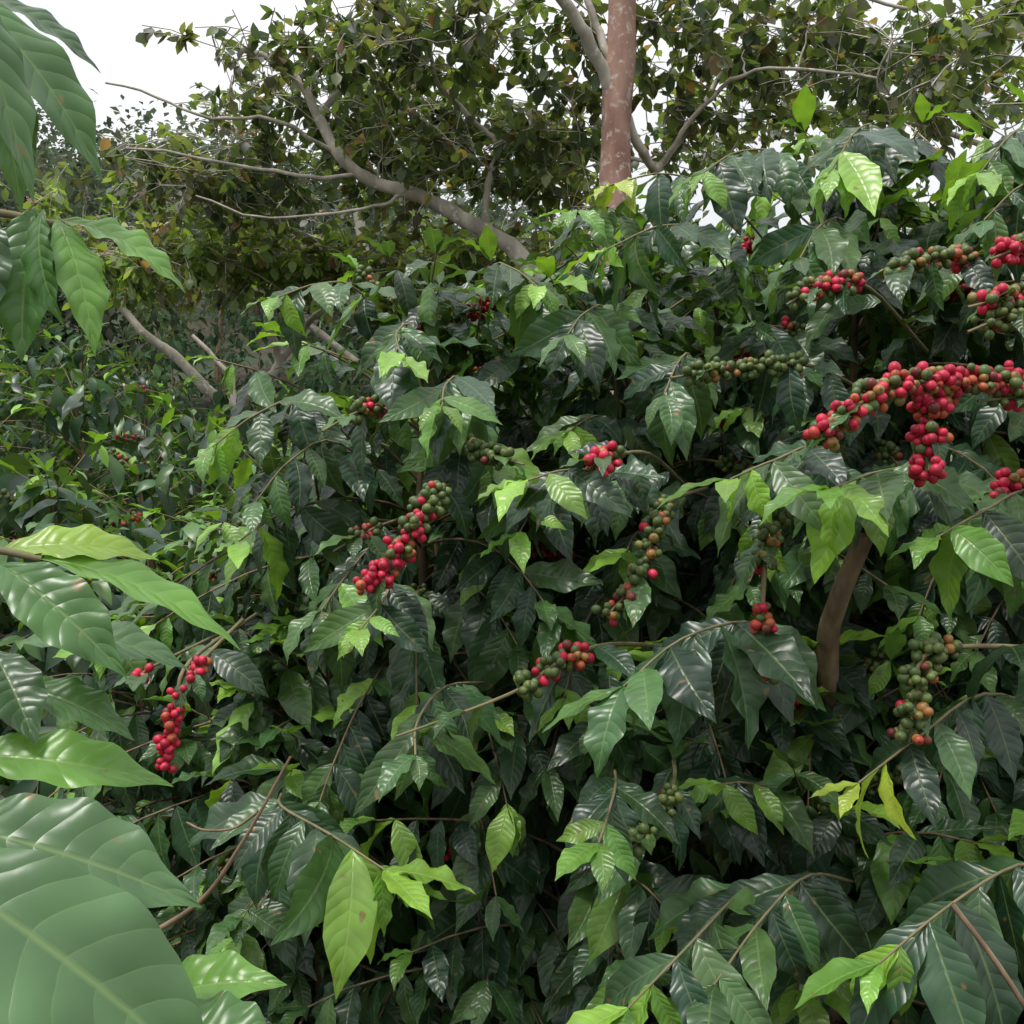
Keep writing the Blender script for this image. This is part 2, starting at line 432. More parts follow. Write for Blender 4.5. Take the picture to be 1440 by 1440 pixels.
fruit_branch(A, [(-.2, 2.3, 1.88), (-.25, 1.98, 1.90), (-.28, 1.85, 1.88), (-.33, 1.78, 1.84)], .3, .7, [(.3, .1, .2, .4), G_], .8)
fruit_branch(A, [(-.2, 2.3, 1.7), (-.26, 1.95, 1.67), (-.32, 1.83, 1.63)], .5, .9, [(.4, 0, .2, .4), G_], .5)
fruit_branch(B, [(.36, 2.1, 1.75), (.24, 1.78, 1.80), (.15, 1.60, 1.785), (.115, 1.55, 1.765)], .6, .95, [(.3, .2, .2, .3), (0, 0, .05, .95)])
fruit_branch(B, [(.4, 2.1, 1.75), (.28, 1.8, 1.72), (.23, 1.64, 1.68), (.20, 1.60, 1.60), (.145, 1.57, 1.54)], .35, 1, [G_, (.8, .1, .05, .05)], .7)
fruit_branch(C, [(.7, 2.0, 1.72), (.45, 1.63, 1.72), (.385, 1.54, 1.67), (.375, 1.52, 1.62)], .4, 1, [G_, (.7, .1, .1, .1)], 1.0)
fruit_branch(C, [(.375, 1.52, 1.62), (.370, 1.51, 1.56), (.372, 1.50, 1.50), (.378, 1.50, 1.45)], .35, .6, [(.2, .1, .2, .5), (.1, .1, .2, .6)], .9, 0, spread=.012)
fruit_branch(C, [(.372, 1.50, 1.50), (.376, 1.50, 1.475), (.378, 1.50, 1.455)], 0, 1, [(.3, .1, .2, .4), (0, .1, .2, .7)], .9, 0, spread=.012)
fruit_branch(H, [(1.0, 1.7, 1.45), (.78, 1.50, 1.50), (.575, 1.40, 1.51), (.545, 1.38, 1.45), (.535, 1.38, 1.39)], .45, 1, [G_, (.55, .3, .12, .03)], 1.2, cover=.2, spread=.017)
fruit_branch(Fp, [(.3, 1.9, 1.45), (.15, 1.62, 1.49), (.07, 1.53, 1.475), (.01, 1.50, 1.440), (-.085, 1.48, 1.405), (-.165, 1.46, 1.38)], .3, .62, [(.2, .1, .3, .4), (.9, .1, 0, 0)], .9)
fruit_branch(Fp, [(.3, 1.9, 1.25), (.26, 1.65, 1.26), (.205, 1.50, 1.24), (.16, 1.44, 1.22)], .4, .95, [G_, G_], .6, spread=.012)
fruit_branch(I, [(-.5, 2.0, 1.50), (-.54, 1.72, 1.45), (-.55, 1.68, 1.39), (-.56, 1.67, 1.33), (-.565, 1.66, 1.285)], .45, 1, [(0, 0, .1, .9), (0, 0, 0, 1)], .75, 0, spread=.012)
fruit_branch(I, [(-.5, 1.9, 1.50), (-.52, 1.72, 1.45), (-.53, 1.68, 1.41)], .5, 1, [(.2, 0, .2, .6), R_], .5, spread=.012)
fruit_branch(I, [(-.6, 2.1, 1.45), (-.65, 1.85, 1.42), (-.665, 1.8, 1.40)], .6, 1, [R_, R_], .5, spread=.012)
for pts, rp in [([(1.2, 2.1, 2.10), (.92, 1.66, 2.13), (.80, 1.56, 2.11), (.70, 1.50, 2.07)], [R_, R_]),
                ([(1.3, 2.1, 2.02), (.95, 1.58, 2.01), (.77, 1.49, 2.0), (.645, 1.45, 1.955)], [(.4, .1, .1, .4), (.9, .05, 0, .05)]),
                ([(1.2, 2.1, 2.0), (.92, 1.57, 2.02), (.75, 1.49, 2.015), (.645, 1.45, 1.99)], [R_, (.3, .2, .1, .4)]),
                ([(1.0, 2.1, 2.10), (.75, 1.64, 2.10), (.61, 1.56, 2.08), (.55, 1.52, 2.04)], [(.5, .1, .1, .3), (.8, .1, 0, .1)]),
                ([(1.4, 2.0, 1.88), (.95, 1.55, 1.88), (.79, 1.47, 1.87), (.65, 1.43, 1.855)], [R_, (.4, .2, .1, .3)]),
                ([(1.4, 2.0, 1.90), (.95, 1.53, 1.93), (.75, 1.46, 1.91)], [R_, R_]),
                ([(1.2, 2.0, 1.8), (.9, 1.64, 1.76), (.75, 1.57, 1.74), (.745, 1.56, 1.69)], [R_, R_]),
                ([(.85, 2.1, 2.03), (.62, 1.78, 2.09), (.52, 1.72, 2.08), (.45, 1.68, 2.04)], [(.3, .1, .1, .5), (.7, 0, .1, .2)]),
                ([(.8, 2.2, 1.93), (.52, 1.76, 1.95), (.37, 1.72, 1.94), (.26, 1.68, 1.92)], [G_, G_])]:
    fruit_branch(D_, pts, .4, .95, rp, .85)

# hero leaf sprays --------------------------------------------------------
S = spray
S(G, [(.5, 2.0, 1.45), (.36, 1.58, 1.53), (.24, 1.45, 1.52), (.15, 1.38, 1.465)], .17, .35)
S(Fp, [(.2, 2.0, 1.2), (.16, 1.58, 1.28), (.135, 1.43, 1.28), (.115, 1.36, 1.26)], .12, .5, tip='young')
S(I, [(-.25, 2.2, 1.5), (-.2, 1.72, 1.58), (-.20, 1.57, 1.56), (-.22, 1.48, 1.53)], .13, .5, tip='young')
S(Fp, [(-.05, 2.1, 1.35), (-.11, 1.7, 1.41), (-.14, 1.52, 1.39), (-.135, 1.43, 1.36)], .13, .4, tip='mid')
S(I, [(-.45, 2.0, 1.15), (-.36, 1.6, 1.24), (-.25, 1.4, 1.26), (-.165, 1.33, 1.235)], .16, .3, tip='young')
S(G, [(.45, 1.9, 1.0), (.35, 1.55, 1.13), (.24, 1.36, 1.13), (.145, 1.28, 1.08)], .16, .3, tip='young', p=(.5, .5))
S(G, [(.6, 1.8, 1.05), (.45, 1.55, 1.15), (.35, 1.42, 1.14), (.26, 1.32, 1.09)], .15, .3, tip='mid')
S(H, [(.9, 1.7, 1.1), (.70, 1.42, 1.21), (.56, 1.32, 1.19), (.455, 1.27, 1.14)], .165, .3, tip='young', p=(.6, .4))
S(H, [(.95, 1.8, 1.35), (.70, 1.52, 1.43), (.56, 1.41, 1.39), (.46, 1.36, 1.34)], .13, .4, tip='yellow')
S(D_, [(1.1, 2.1, 1.6), (.83, 1.63, 1.73), (.68, 1.48, 1.70), (.58, 1.40, 1.665)], .155, .3, tip='young', p=(.4, .6))
S(D_, [(1.0, 2.2, 1.66), (.70, 1.7, 1.76), (.54, 1.48, 1.76), (.42, 1.35, 1.73)], .15, .5, tip='young', p=(.5, .5))
S(C, [(.7, 2.2, 1.7), (.50, 1.65, 1.80), (.38, 1.48, 1.775), (.30, 1.41, 1.745)], .15, .35, tip='young', p=(.4, .6))
S(B, [(.3, 2.3, 1.7), (.2, 1.8, 1.76), (.09, 1.58, 1.765), (.02, 1.48, 1.745)], .14, .4, tip='young', p=(.5, .5))
S(A, [(-.3, 2.4, 1.8), (-.42, 2.1, 1.92), (-.48, 1.95, 1.89), (-.55, 1.88, 1.82)], .14, .3, tip='young', p=(.5, .5))
S(A, [(-.2, 2.4, 1.7), (-.35, 2.1, 1.84), (-.42, 1.95, 1.80), (-.47, 1.88, 1.72)], .14, .3, tip='mid', p=(.5, .5))
S(A, [(-.2, 2.4, 2.0), (-.33, 2.25, 2.18), (-.40, 2.15, 2.18), (-.47, 2.05, 2.13)], .14, .3, tip='young', p=(.4, .6))
S(A, [(-.1, 2.4, 2.0), (-.05, 2.2, 2.21), (.0, 2.1, 2.20), (.05, 2.0, 2.14)], .14, .3, tip='young', p=(.4, .6))
S(A, [(-.15, 2.3, 1.9), (-.2, 2.1, 2.07), (-.22, 1.95, 2.04), (-.2, 1.85, 1.98)], .15, .3, tip='young', p=(.4, .6))
S(A, [(-.1, 2.3, 1.8), (-.1, 2.0, 1.95), (-.12, 1.85, 1.93), (-.12, 1.75, 1.88)], .16, .3, tip='young', p=(.5, .5))
S(B, [(.25, 2.4, 1.9), (.2, 2.1, 2.10), (.14, 1.95, 2.08), (.1, 1.85, 2.02)], .15, .3, tip='mid', p=(.5, .5))
S(B, [(.4, 2.3, 1.8), (.35, 2.0, 1.99), (.3, 1.85, 1.97), (.26, 1.75, 1.90)], .15, .3, tip='mid', p=(.5, .5))
S(B, [(.3, 2.5, 2.1), (.26, 2.3, 2.32), (.2, 2.15, 2.34), (.12, 2.05, 2.30)], .14, .3, tip='young', p=(.4, .6))
S(C, [(.7, 2.4, 2.2), (.48, 2.25, 2.38), (.33, 2.15, 2.41), (.20, 2.1, 2.37)], .14, .3, tip='yellow', p=(.4, .6))
S(C, [(.6, 2.4, 2.05), (.42, 2.15, 2.26), (.3, 2.0, 2.26), (.18, 1.95, 2.20)], .15, .3, tip='young', p=(.4, .6))
S(C, [(.8, 2.4, 2.3), (.60, 2.2, 2.45), (.47, 2.1, 2.44), (.37, 2.0, 2.36)], .15, .3, tip='young', p=(.5, .5))
S(C, [(.85, 2.4, 2.3), (.75, 2.1, 2.46), (.66, 1.95, 2.43), (.58, 1.86, 2.32)], .16, .3, tip='young', p=(.4, .6))
S(C, [(.8, 2.3, 2.1), (.66, 2.0, 2.25), (.56, 1.85, 2.22), (.5, 1.78, 2.14)], .17, .3, tip='mid')
S(D_, [(1.2, 2.3, 2.3), (1.0, 2.0, 2.42), (.9, 1.85, 2.38), (.8, 1.75, 2.28)], .16, .3, tip='young', p=(.5, .5))
S(D_, [(1.3, 2.3, 2.3), (1.15, 2.0, 2.43), (1.03, 1.85, 2.37), (.93, 1.75, 2.25)], .17, .3, tip='mid')
S(D_, [(1.2, 2.1, 2.1), (1.0, 1.85, 2.28), (.86, 1.72, 2.25), (.76, 1.65, 2.17)], .16, .3, tip='mid')

# bare twigs
tube(I.wood, smooth_line([(-.52, 1.35, 1.12), (-.41, 1.33, 1.19), (-.35, 1.32, 1.27), (-.285, 1.32, 1.385)], 5), np.linspace(.0042, .0018, 16), 6)
tube(I.wood, smooth_line([(-.46, 1.45, 1.26), (-.42, 1.40, 1.265), (-.37, 1.36, 1.28), (-.33, 1.33, 1.31)], 5), .0018, 5)
tube(H.wood, smooth_line([(.55, 1.28, 1.21), (.60, 1.26, 1.14), (.66, 1.24, 1.04)], 5), 0.0035, 6)
tube(C.wood, smooth_line([(.62, 2.0, 1.2), (.57, 1.85, 1.45), (.565, 1.78, 1.54), (.60, 1.74, 1.66)], 5), np.linspace(.022, .016, 16), 8)

# ================================================================== FOREGROUND PLANT (left, close)
N0 = Plant("coffee_plant", 0)
stem = smooth_line([(-.78, .62, -.05), (-.76, .60, .9), (-.74, .62, 1.7), (-.72, .6, 2.3)], 6)
tube(N0.wood, stem, np.linspace(.02, .007, len(stem)), 8)
def HL(b, t, W, N, c, bend=.6, fold=.35, rip=.12, side=0.0):
    b = np.array(b); t = np.array(t); v = t - b; l = np.linalg.norm(v)
    N = np.array(N, float); Nn = nrm(N - np.dot(N, nrm(v)) * nrm(v))
    D = nrm(nrm(v) * math.cos(bend / 2) + Nn * math.sin(bend / 2))
    Nf = nrm(Nn * math.cos(bend / 2) - nrm(v) * math.sin(bend / 2))
    N0.leaf(b, D, Nf, l * (bend / 2) / math.sin(bend / 2), W / l, bend, fold, rip, side, c)
gm = np.array([.055, .14, .032]); gl = np.array([.11, .25, .035]); gd = np.array([.035, .085, .028]); gy = np.array([.24, .38, .045]); gg = np.array([.07, .15, .055])
UPN = (.15, -.55, .8)
tube(N0.green, smooth_line([(-.74, .62, 1.95), (-.5, .7, 2.06), (-.38, .72, 2.06)], 5), .003, 6)
tube(N0.green, smooth_line([(-.74, .62, 1.80), (-.5, .72, 1.92), (-.38, .73, 1.915), (-.325, .73, 1.905)], 5), .0028, 6)
tube(N0.green, smooth_line([(-.75, .62, 1.55), (-.5, .7, 1.68), (-.38, .72, 1.675), (-.33, .72, 1.667)], 5), .0028, 6)
tube(N0.green, smooth_line([(-.75, .62, 1.40), (-.5, .66, 1.52), (-.38, .68, 1.53)], 5), .003, 6)
HL((-.375, .70, 2.055), (-.288, .72, 1.932), .025, (.5, -.6, .5), gm, .7)
HL((-.385, .74, 2.075), (-.305, .76, 2.025), .015, UPN, gd, .6)
HL((-.365, .70, 2.035), (-.345, .72, 1.91), .02, (.5, -.6, .5), gg, .5)
HL((-.325, .58, 2.03), (-.280, .60, 1.88), .018, (.8, -.5, .3), gg, .3)
HL((-.322, .73, 1.908), (-.236, .74, 1.858), .017, (.2, -.5, .8), gl, .9, .35, .18)
HL((-.320, .72, 1.906), (-.285, .70, 1.806), .016, (.6, -.7, .3), gl, .7, .35, .18)
HL((-.335, .72, 1.913), (-.335, .70, 1.802), .024, (.1, -.9, .2), gm, .5, .5, .16)
HL((-.325, .71, 1.910), (-.302, .69, 1.825), .015, (-.5, -.8, .2), gm, .8)
HL((-.365, .70, 1.912), (-.352, .68, 1.815), .02, (.3, -.8, .4), gd, .5)
HL((-.335, .72, 1.668), (-.196, .74, 1.600), .020, (.15, -.35, .9), gl, .7)
HL((-.350, .70, 1.664), (-.256, .68, 1.590), .023, (.3, -.75, .5), gm, .8)
HL((-.365, .73, 1.672), (-.262, .76, 1.664), .019, (.0, -.55, .8), gy, .7)
HL((-.375, .78, 1.60), (-.250, .80, 1.575), .020, (.1, -.5, .9), gg, 1.0)
HL((-.375, .74, 1.60), (-.325, .70, 1.54), .02, (.4, -.7, .5), gd, .5)
HL((-.375, .76, 1.57), (-.280, .76, 1.53), .020, (.1, -.4, .8), gm, .8)
HL((-.380, .70, 1.533), (-.238, .72, 1.507), .023, (.0, -.55, .8), gl, .5)
HL((-.360, .64, 1.505), (-.200, .66, 1.445), .034, (.15, -.6, .7), gg, .6)
HL((-.285, .48, 1.540), (-.135, .49, 1.415), .037, (.35, -.60, .7), gg, .7, .3, .07)
HL((-.260, .72, 1.353), (-.156, .71, 1.372), .022, (.0, -.5, .85), gl, .9)
HL((-.235, .66, 1.36), (-.140, .65, 1.355), .026, (.0, -.4, .9), gm, .9)
HL((-.300, .46, 1.500), (-.215, .44, 1.44), .026, (.5, -.7, .4), gd, .4)
HL((-.330, .60, 1.43), (-.22, .58, 1.33), .03, (.4, -.6, .6), gd, .4)
for zz in np.arange(0.5, 2.3, 0.11):
    for k in range(2):
        a = math.pi + rng.uniform(-1.2, 1.2)
        p0 = np.array([-.76, .61, zz]); d = np.array([math.cos(a), math.sin(a) * .8, .25])
        pts = [p0 + d * s - UP * .5 * s * s for s in np.linspace(0, .5, 8)]
        tube(N0.wood, pts, .003, 4)
        leafy(N0, pts, .2, .07, .14, 'mid', ('dark', 'mid'), (.7, .3))
plants.append(N0)
for p in plants: p.finish()

# ================================================================== SHADE TREES
def crook(a, b, n, amp, sag=0.0):
    a = np.asarray(a, float); b = np.asarray(b, float); l = np.linalg.norm(b - a)
    s = np.linspace(0, 1, n + 1)[:, None]
    w = np.cumsum(rng.normal(0, 1, (n + 1, 3)), 0); w = w - w[0] - s * (w[-1] - w[0])
    return a + (b - a) * s + w * amp * l / max(n, 1) ** .5 + np.array([0, 0, sag]) * (s * (1 - s)) * l

def shade_tree(name, limbs, zones, bark, leafn=(14, 26), L=(0.085, 0.125), trunk_mat=None, palette=None, rs=1.0, bare=.12):
    e = empty(name)
    wood = []; nodes = []; rads = []
    trunk = []
    for i, (pts, r0, r1) in enumerate(limbs):
        ln = smooth_line(pts, 6); n = len(ln)
        nzv = np.cumsum(rng.normal(0, .009, (n, 3)), 0); nzv -= np.linspace(0, 1, n)[:, None] * nzv[-1]
        ln = ln + nzv * (0.4 if i == 0 else 1)
        rr = np.linspace(r0, r1, n) * (1 + .06 * np.sin(np.arange(n) * 1.1 + i))
        tube(trunk if (i == 0 and trunk_mat) else wood, ln, rr, 12)
        nodes.append(ln); rads.append(np.linspace(r0, r1, n))
    nodes = np.concatenate(nodes); rads = np.concatenate(rads)
    T = []
    for c, r, cnt in zones:
        q = nrm(rng.normal(0, 1, (cnt, 3))) * rng.random((cnt, 1)) ** .45
        T.append(np.array(c) + q * np.array(r))
    T = np.concatenate(T)
    dmin = np.min(np.linalg.norm(T[:, None] - nodes[None], axis=2), axis=1)
    leaves = []
    for i in np.argsort(dmin):
        t = T[i]; dd = np.linalg.norm(nodes - t, axis=1)
        dd = dd + np.maximum(0, nodes[:, 2] - t[2]) * .8
        j = np.argmin(dd); a = nodes[j]; l = np.linalg.norm(t - a)
        n = max(3, int(l / 0.14))
        ln = crook(a, t, n, .10, .12)
        r0 = min(rads[j] * .75, (.007 + .018 * l) * rs)
        tube(wood, ln, np.linspace(r0, .0045, len(ln)), 5)
        nodes = np.vstack([nodes, ln[1:]]); rads = np.concatenate([rads, np.linspace(r0, .0045, len(ln))[1:]])
        m = rng.integers(*leafn)
        if rng.random() < bare: m = 3   # some sprays have dropped their leaves
        cbase = palette[rng.choice(len(palette))]
        out = nrm(t - a + rng.normal(0, .2, 3))
        for s in range(3):
            sd = nrm(out * np.array([1, 1, .4]) + rng.normal(0, .55, 3) + UP * .1); sl = rng.uniform(.18, .45)
            tube(wood, np.array([t, t + sd * sl * .5 + UP * .01, t + sd * sl - UP * .03]), .004, 3)
            for k in range(m // 3):
                f = rng.uniform(.1, 1)
                P = t + sd * sl * f - UP * .03 * f * f
                D = nrm(sd * .4 + rng.normal(0, .6, 3)) + UP * rng.uniform(-1.0, .1)
                c = np.array(cbase) * rng.uniform(.55, 1.6)
                if rng.random() < .04: c = np.array([.24, .13, .09]) * rng.uniform(.7, 1.3)
                leaves.append((P, D, UP + rng.normal(0, .45, 3), (rng.uniform(*L), rng.uniform(.26, .36), rng.uniform(-.2, 1.0), rng.uniform(0, .5), 0, 0), c))
    V, F, uv, col = leaf_arrays(leaves, 3, 2, 0, 'round')
    build("foliage", V, F, M_TREELEAF, e, uv, col)
    V, F = join_tubes(wood); build("branches", V, F, bark, e)
    if trunk: V, F = join_tubes(trunk); build("trunk", V, F, trunk_mat, e)
    return len(leaves)

PAL = [(.06, .09, .05), (.07, .10, .055), (.05, .075, .045), (.10, .135, .07), (.13, .165, .08), (.08, .09, .06), (.10, .10, .07)]
PALB = [(.13, .20, .07), (.17, .23, .08), (.11, .16, .07), (.20, .25, .10), (.14, .14, .08)]
PALD = [(.05, .07, .05), (.055, .078, .052), (.06, .07, .055), (.065, .065, .055)]

shade_tree("shade_tree", [
    ([(.63, 6.0, -.1), (.60, 6.0, 1.5), (.61, 6.0, 3.3), (.62, 6.0, 4.2), (.66, 6.0, 5.0), (.70, 6.1, 6.5)], .104, .078),
    ([(.62, 6.0, 4.12), (.42, 5.9, 4.36), (.24, 5.8, 4.58), (.05, 5.7, 4.72), (-.35, 5.7, 4.95), (-.9, 5.7, 5.2)], .042, .02),
    ([(.60, 6.0, 4.18), (.50, 6.0, 4.5), (.42, 6.0, 4.75), (.30, 6.2, 5.2)], .026, .018),
    ([(.66, 6.05, 4.1), (.82, 6.2, 3.85), (.95, 6.5, 3.9), (1.3, 6.8, 4.4), (1.6, 7.0, 4.9)], .03, .016),
    ([(.68, 6.0, 4.9), (1.1, 6.2, 5.1), (1.7, 6.3, 5.0), (2.4, 6.3, 4.9)], .036, .018),
    ([(.95, 6.5, 3.9), (1.2, 6.2, 4.2), (1.5, 6.0, 4.3), (2.1, 5.9, 4.2)], .016, .008),
    ([(1.1, 6.2, 5.1), (1.6, 5.9, 4.75), (2.2, 5.7, 4.5)], .02, .01)],
    [((-.4, 6.6, 4.8), (1.0, .5, .3), 60), ((1.6, 6.5, 4.65), (1.2, .8, .4), 100), ((2.5, 6.0, 4.3), (.6, .6, .4), 40),
     ((.2, 6.5, 5.8), (2.2, 1.2, .7), 30), ((1.2, 6.7, 4.15), (.4, .4, .2), 12), ((.25, 6.8, 4.25), (.3, .3, .45), 26)],
    M_BARK_GREY, trunk_mat=M_BARK_RED, palette=PAL)

shade_tree("shade_tree", [
    ([(.95, 7.2, -.1), (.80, 7.1, 1.6), (.39, 7.0, 2.9), (.10, 7.0, 3.45), (-.15, 7.0, 3.62), (-.39, 7.0, 3.77), (-.68, 7.0, 3.89), (-.97, 7.0, 3.98),
      (-1.17, 7.0, 4.15), (-1.31, 7.0, 4.4), (-1.43, 7.0, 4.62), (-1.66, 7.0, 4.80), (-2.0, 7.1, 4.95)], .074, .02),
    ([(-.20, 7.0, 3.65), (-.15, 6.9, 3.95), (-.05, 6.9, 4.15), (-.30, 6.9, 4.35), (-.5, 6.8, 4.6), (-.55, 6.8, 5.1)], .026, .013),
    ([(-.97, 7.0, 3.98), (-1.4, 6.9, 3.95), (-1.9, 6.9, 4.05), (-2.6, 6.9, 4.15)], .018, .008),
    ([(-1.17, 7.0, 4.15), (-1.6, 6.8, 4.3), (-2.1, 6.8, 4.35), (-2.7, 6.8, 4.55)], .015, .007),
    ([(-.68, 7.0, 3.89), (-1.0, 6.9, 3.75), (-1.5, 6.8, 3.7), (-2.1, 6.8, 3.8)], .013, .006),
    ([(-.05, 6.9, 4.15), (.15, 6.9, 4.4), (.1, 6.9, 4.8)], .014, .008),
    ([(-1.31, 7.0, 4.4), (-1.1, 7.2, 4.8), (-.8, 7.4, 5.2)], .024, .013)],
    [((-1.4, 7.9, 4.70), (1.1, .7, .35), 95), ((-2.2, 7.8, 4.25), (1.0, .6, .25), 60), ((-.5, 7.8, 4.45), (.9, .6, .45), 80), ((-.9, 7.6, 5.35), (.7, .9, .3), 20),
     ((-1.6, 6.9, 4.75), (.8, .2, .25), 22), ((-.6, 6.8, 4.15), (.6, .15, .25), 12), ((.3, 7.9, 4.35), (.5, .5, .5), 45)],
    M_BARK_GREY, palette=PAL, bare=.25)

shade_tree("shade_tree", [
    ([(-2.35, 9.0, -.1), (-2.40, 9.0, 1.6), (-2.44, 9.0, 2.5), (-2.7, 9.0, 2.78), (-3.0, 9.0, 3.08), (-3.25, 9.0, 3.26), (-3.45, 9.0, 3.5), (-3.8, 9.0, 3.85)], .065, .026),
    ([(-2.44, 9.0, 2.5), (-2.25, 8.9, 2.8), (-2.0, 8.9, 3.02), (-2.12, 8.8, 3.3), (-2.2, 8.8, 3.5), (-2.6, 8.7, 3.7)], .05, .022),
    ([(-2.0, 8.9, 3.02), (-1.7, 8.8, 3.35), (-1.2, 8.7, 3.6), (-.4, 8.6, 3.7)], .03, .018),
    ([(-2.44, 9.05, 2.5), (-2.5, 9.2, 2.9), (-2.9, 9.3, 3.3)], .03, .018),
    ([(-3.45, 9.0, 3.5), (-3.0, 8.6, 4.1), (-2.2, 8.4, 4.15), (-1.5, 8.3, 3.95), (-1.0, 8.3, 3.9)], .022, .012)],
    [((-2.3, 8.3, 3.72), (1.5, .5, .18), 120), ((-.6, 8.2, 3.64), (1.1, .5, .18), 80), ((.5, 8.3, 3.5), (.6, .6, .3), 25), ((-3.8, 9.0, 4.1), (.5, .8, .4), 25)],
    M_BARK_GREY, palette=PALB)

shade_tree("shade_tree", [
    ([(-1.6, 12.0, -.1), (-1.5, 12.0, 3.0), (-1.8, 12.0, 5.2)], .12, .06),
    ([(-1.5, 12, 3.2), (-3, 12, 4.3), (-5, 12, 5.0)], .05, .03),
    ([(-1.5, 12, 3.4), (.2, 12, 4.6), (1.5, 12, 5.2)], .05, .03)],
    [((-3.8, 12, 5.0), (2.0, 1.5, .9), 110), ((-1.0, 12, 4.5), (2.2, 1.5, .9), 115), ((1.2, 12, 4.4), (1.3, 1.2, .8), 45)],
    M_BARK_GREY, L=(.12, .17), palette=PALD, rs=1.6, bare=.2)
shade_tree("shade_tree", [
    ([(6.4, 10.0, -.1), (6.3, 10.0, 3.0), (6.0, 10.0, 4.8)], .12, .06),
    ([(6.2, 10, 4.2), (5.0, 10, 5.1), (3.4, 10, 5.6), (2.0, 10, 5.5)], .04, .015),
    ([(6.1, 10, 4.4), (5.4, 10, 4.6), (4.2, 10, 4.3)], .03, .012)],
    [((4.0, 10, 5.9), (1.8, 1.3, .6), 90), ((2.4, 10, 5.3), (1.2, 1.0, .35), 35), ((4.4, 10, 4.4), (1.2, 1.0, .35), 40)],
    M_BARK_GREY, L=(.10, .14), palette=PAL, rs=1.3)

# ================================================================== GROUND + HILL
def hz(x, y):
    t = np.clip((y - 10) / 45, 0, 1)
    ridge = 17.0 * (t ** .95) * (1 - 0.6 / (1 + np.exp(-(x - 2 - y * .03) / (3 + y * .09))))
    far = np.clip((y - 55) / 60, 0, 1)
    return ridge * (1 - far * .5) + .25 * np.sin(x * .6 + 1) * np.clip((y - 8) / 10, 0, 1) * np.cos(y * .4)
gx = np.concatenate([np.linspace(-300, -30, 20), np.linspace(-28, 28, 75), np.linspace(30, 300, 20)])
gy_ = np.concatenate([np.linspace(-60, -4, 10), np.linspace(-3, 14, 60), np.linspace(15, 70, 60), np.linspace(75, 600, 30)])
X, Y = np.meshgrid(gx, gy_); Z = hz(X, Y)
Z = Z + (np.abs(Y - 5) < 10) * rng.normal(0, .012, Z.shape)
idx = np.arange(X.size).reshape(X.shape)
Fq = np.stack([idx[:-1, :-1], idx[:-1, 1:], idx[1:, 1:], idx[1:, :-1]], -1).reshape(-1, 4)
m, nt = newmat("soil"); geo = nd(nt, 'ShaderNodeNewGeometry')
n1 = nd(nt, 'ShaderNodeTexNoise'); n1.inputs['Scale'].default_value = 3; n1.inputs['Detail'].default_value = 8
nt.links.new(geo.outputs['Position'], n1.inputs['Vector'])
c = mixc(nt, mth(nt, 'MULTIPLY_ADD', n1.outputs['Fac'], 3, -1, clamp=True), (.04, .03, .02), (.09, .065, .04))
n2 = nd(nt, 'ShaderNodeTexNoise'); n2.inputs['Scale'].default_value = .5; nt.links.new(geo.outputs['Position'], n2.inputs['Vector'])
c = mixc(nt, mth(nt, 'MULTIPLY_ADD', n2.outputs['Fac'], 5, -2.0, clamp=True), c, (.035, .055, .025))
pb = nd(nt, 'ShaderNodeBsdfPrincipled'); pb.inputs['Roughness'].default_value = .95; nt.links.new(c, pb.inputs['Base Color'])
bp = nd(nt, 'ShaderNodeBump'); bp.inputs['Distance'].default_value = .03; nt.links.new(n1.outputs['Fac'], bp.inputs['Height']); nt.links.new(bp.outputs[0], pb.inputs['Normal'])
o = nd(nt, 'ShaderNodeOutputMaterial'); nt.links.new(pb.outputs[0], o.inputs[0])
build("ground", np.stack([X, Y, Z], -1).reshape(-1, 3), Fq, m)

lv = []
for i in range(4000):
    x, y = rng.uniform(-4, 3), rng.uniform(.3, 6)
    a = rng.uniform(0, 6.28)
    c = np.array([.20, .12, .06]) * rng.uniform(.4, 1.3) if rng.random() < .8 else np.array([.22, .10, .06])
    lv.append((np.array([x, y, .02 + rng.uniform(0, .02)]), np.array([math.cos(a), math.sin(a), rng.uniform(-.05, .3)]), UP + rng.normal(0, .3, 3),
               (rng.uniform(.09, .14), .22, rng.uniform(-.8, .8), rng.uniform(0, .8), .15, 0), c))
V, F, uv, col = leaf_arrays(lv, 4, 2, 2)
build("leaf_litter", V, F, M_LITTER, None, uv, col)

# rows of coffee bushes covering the lower slope (one mass)
lv = []; trunks = []
for i in range(110):
    y = 8.0 + 12 * rng.random(); x = rng.uniform(-.62, .45) * y
    z = float(hz(np.array(x), np.array(y))); H_ = rng.uniform(1.9, 2.6); R = rng.uniform(.7, 1.0)
    tube(trunks, [(x, y, z - .1), (x, y, z + H_ * .9)], np.array([.03, .01]), 4)
    tint = np.array([[.045, .08, .045], [.055, .095, .05], [.08, .12, .055], [.18, .22, .06]][rng.choice(4, p=[.42, .35, .17, .06])])
    for q in range(230):
        a = rng.uniform(0, 6.28); rr = R * rng.random() ** .4; hh = rng.random()
        rr *= (1 - .55 * hh ** 2)
        P = np.array([x + math.cos(a) * rr, y + math.sin(a) * rr, z + .15 + hh * H_])
        D = np.array([math.cos(a), math.sin(a), rng.uniform(-1, .2)]) + rng.normal(0, .4, 3)
        lv.append((P, D, UP + np.array([math.cos(a), math.sin(a), 0]) * .4 + rng.normal(0, .2, 3), (rng.uniform(.15, .24), .24, .6, .3, .1, 0), tint * rng.uniform(.55, 1.4)))
V, F, uv, col = leaf_arrays(lv, 3, 2, 1)
be = empty("distant_coffee_bushes")
build("foliage", V, F, M_FOREST, be, uv, col)
V, F = join_tubes(trunks); build("stems", V, F, M_TWIG, be)

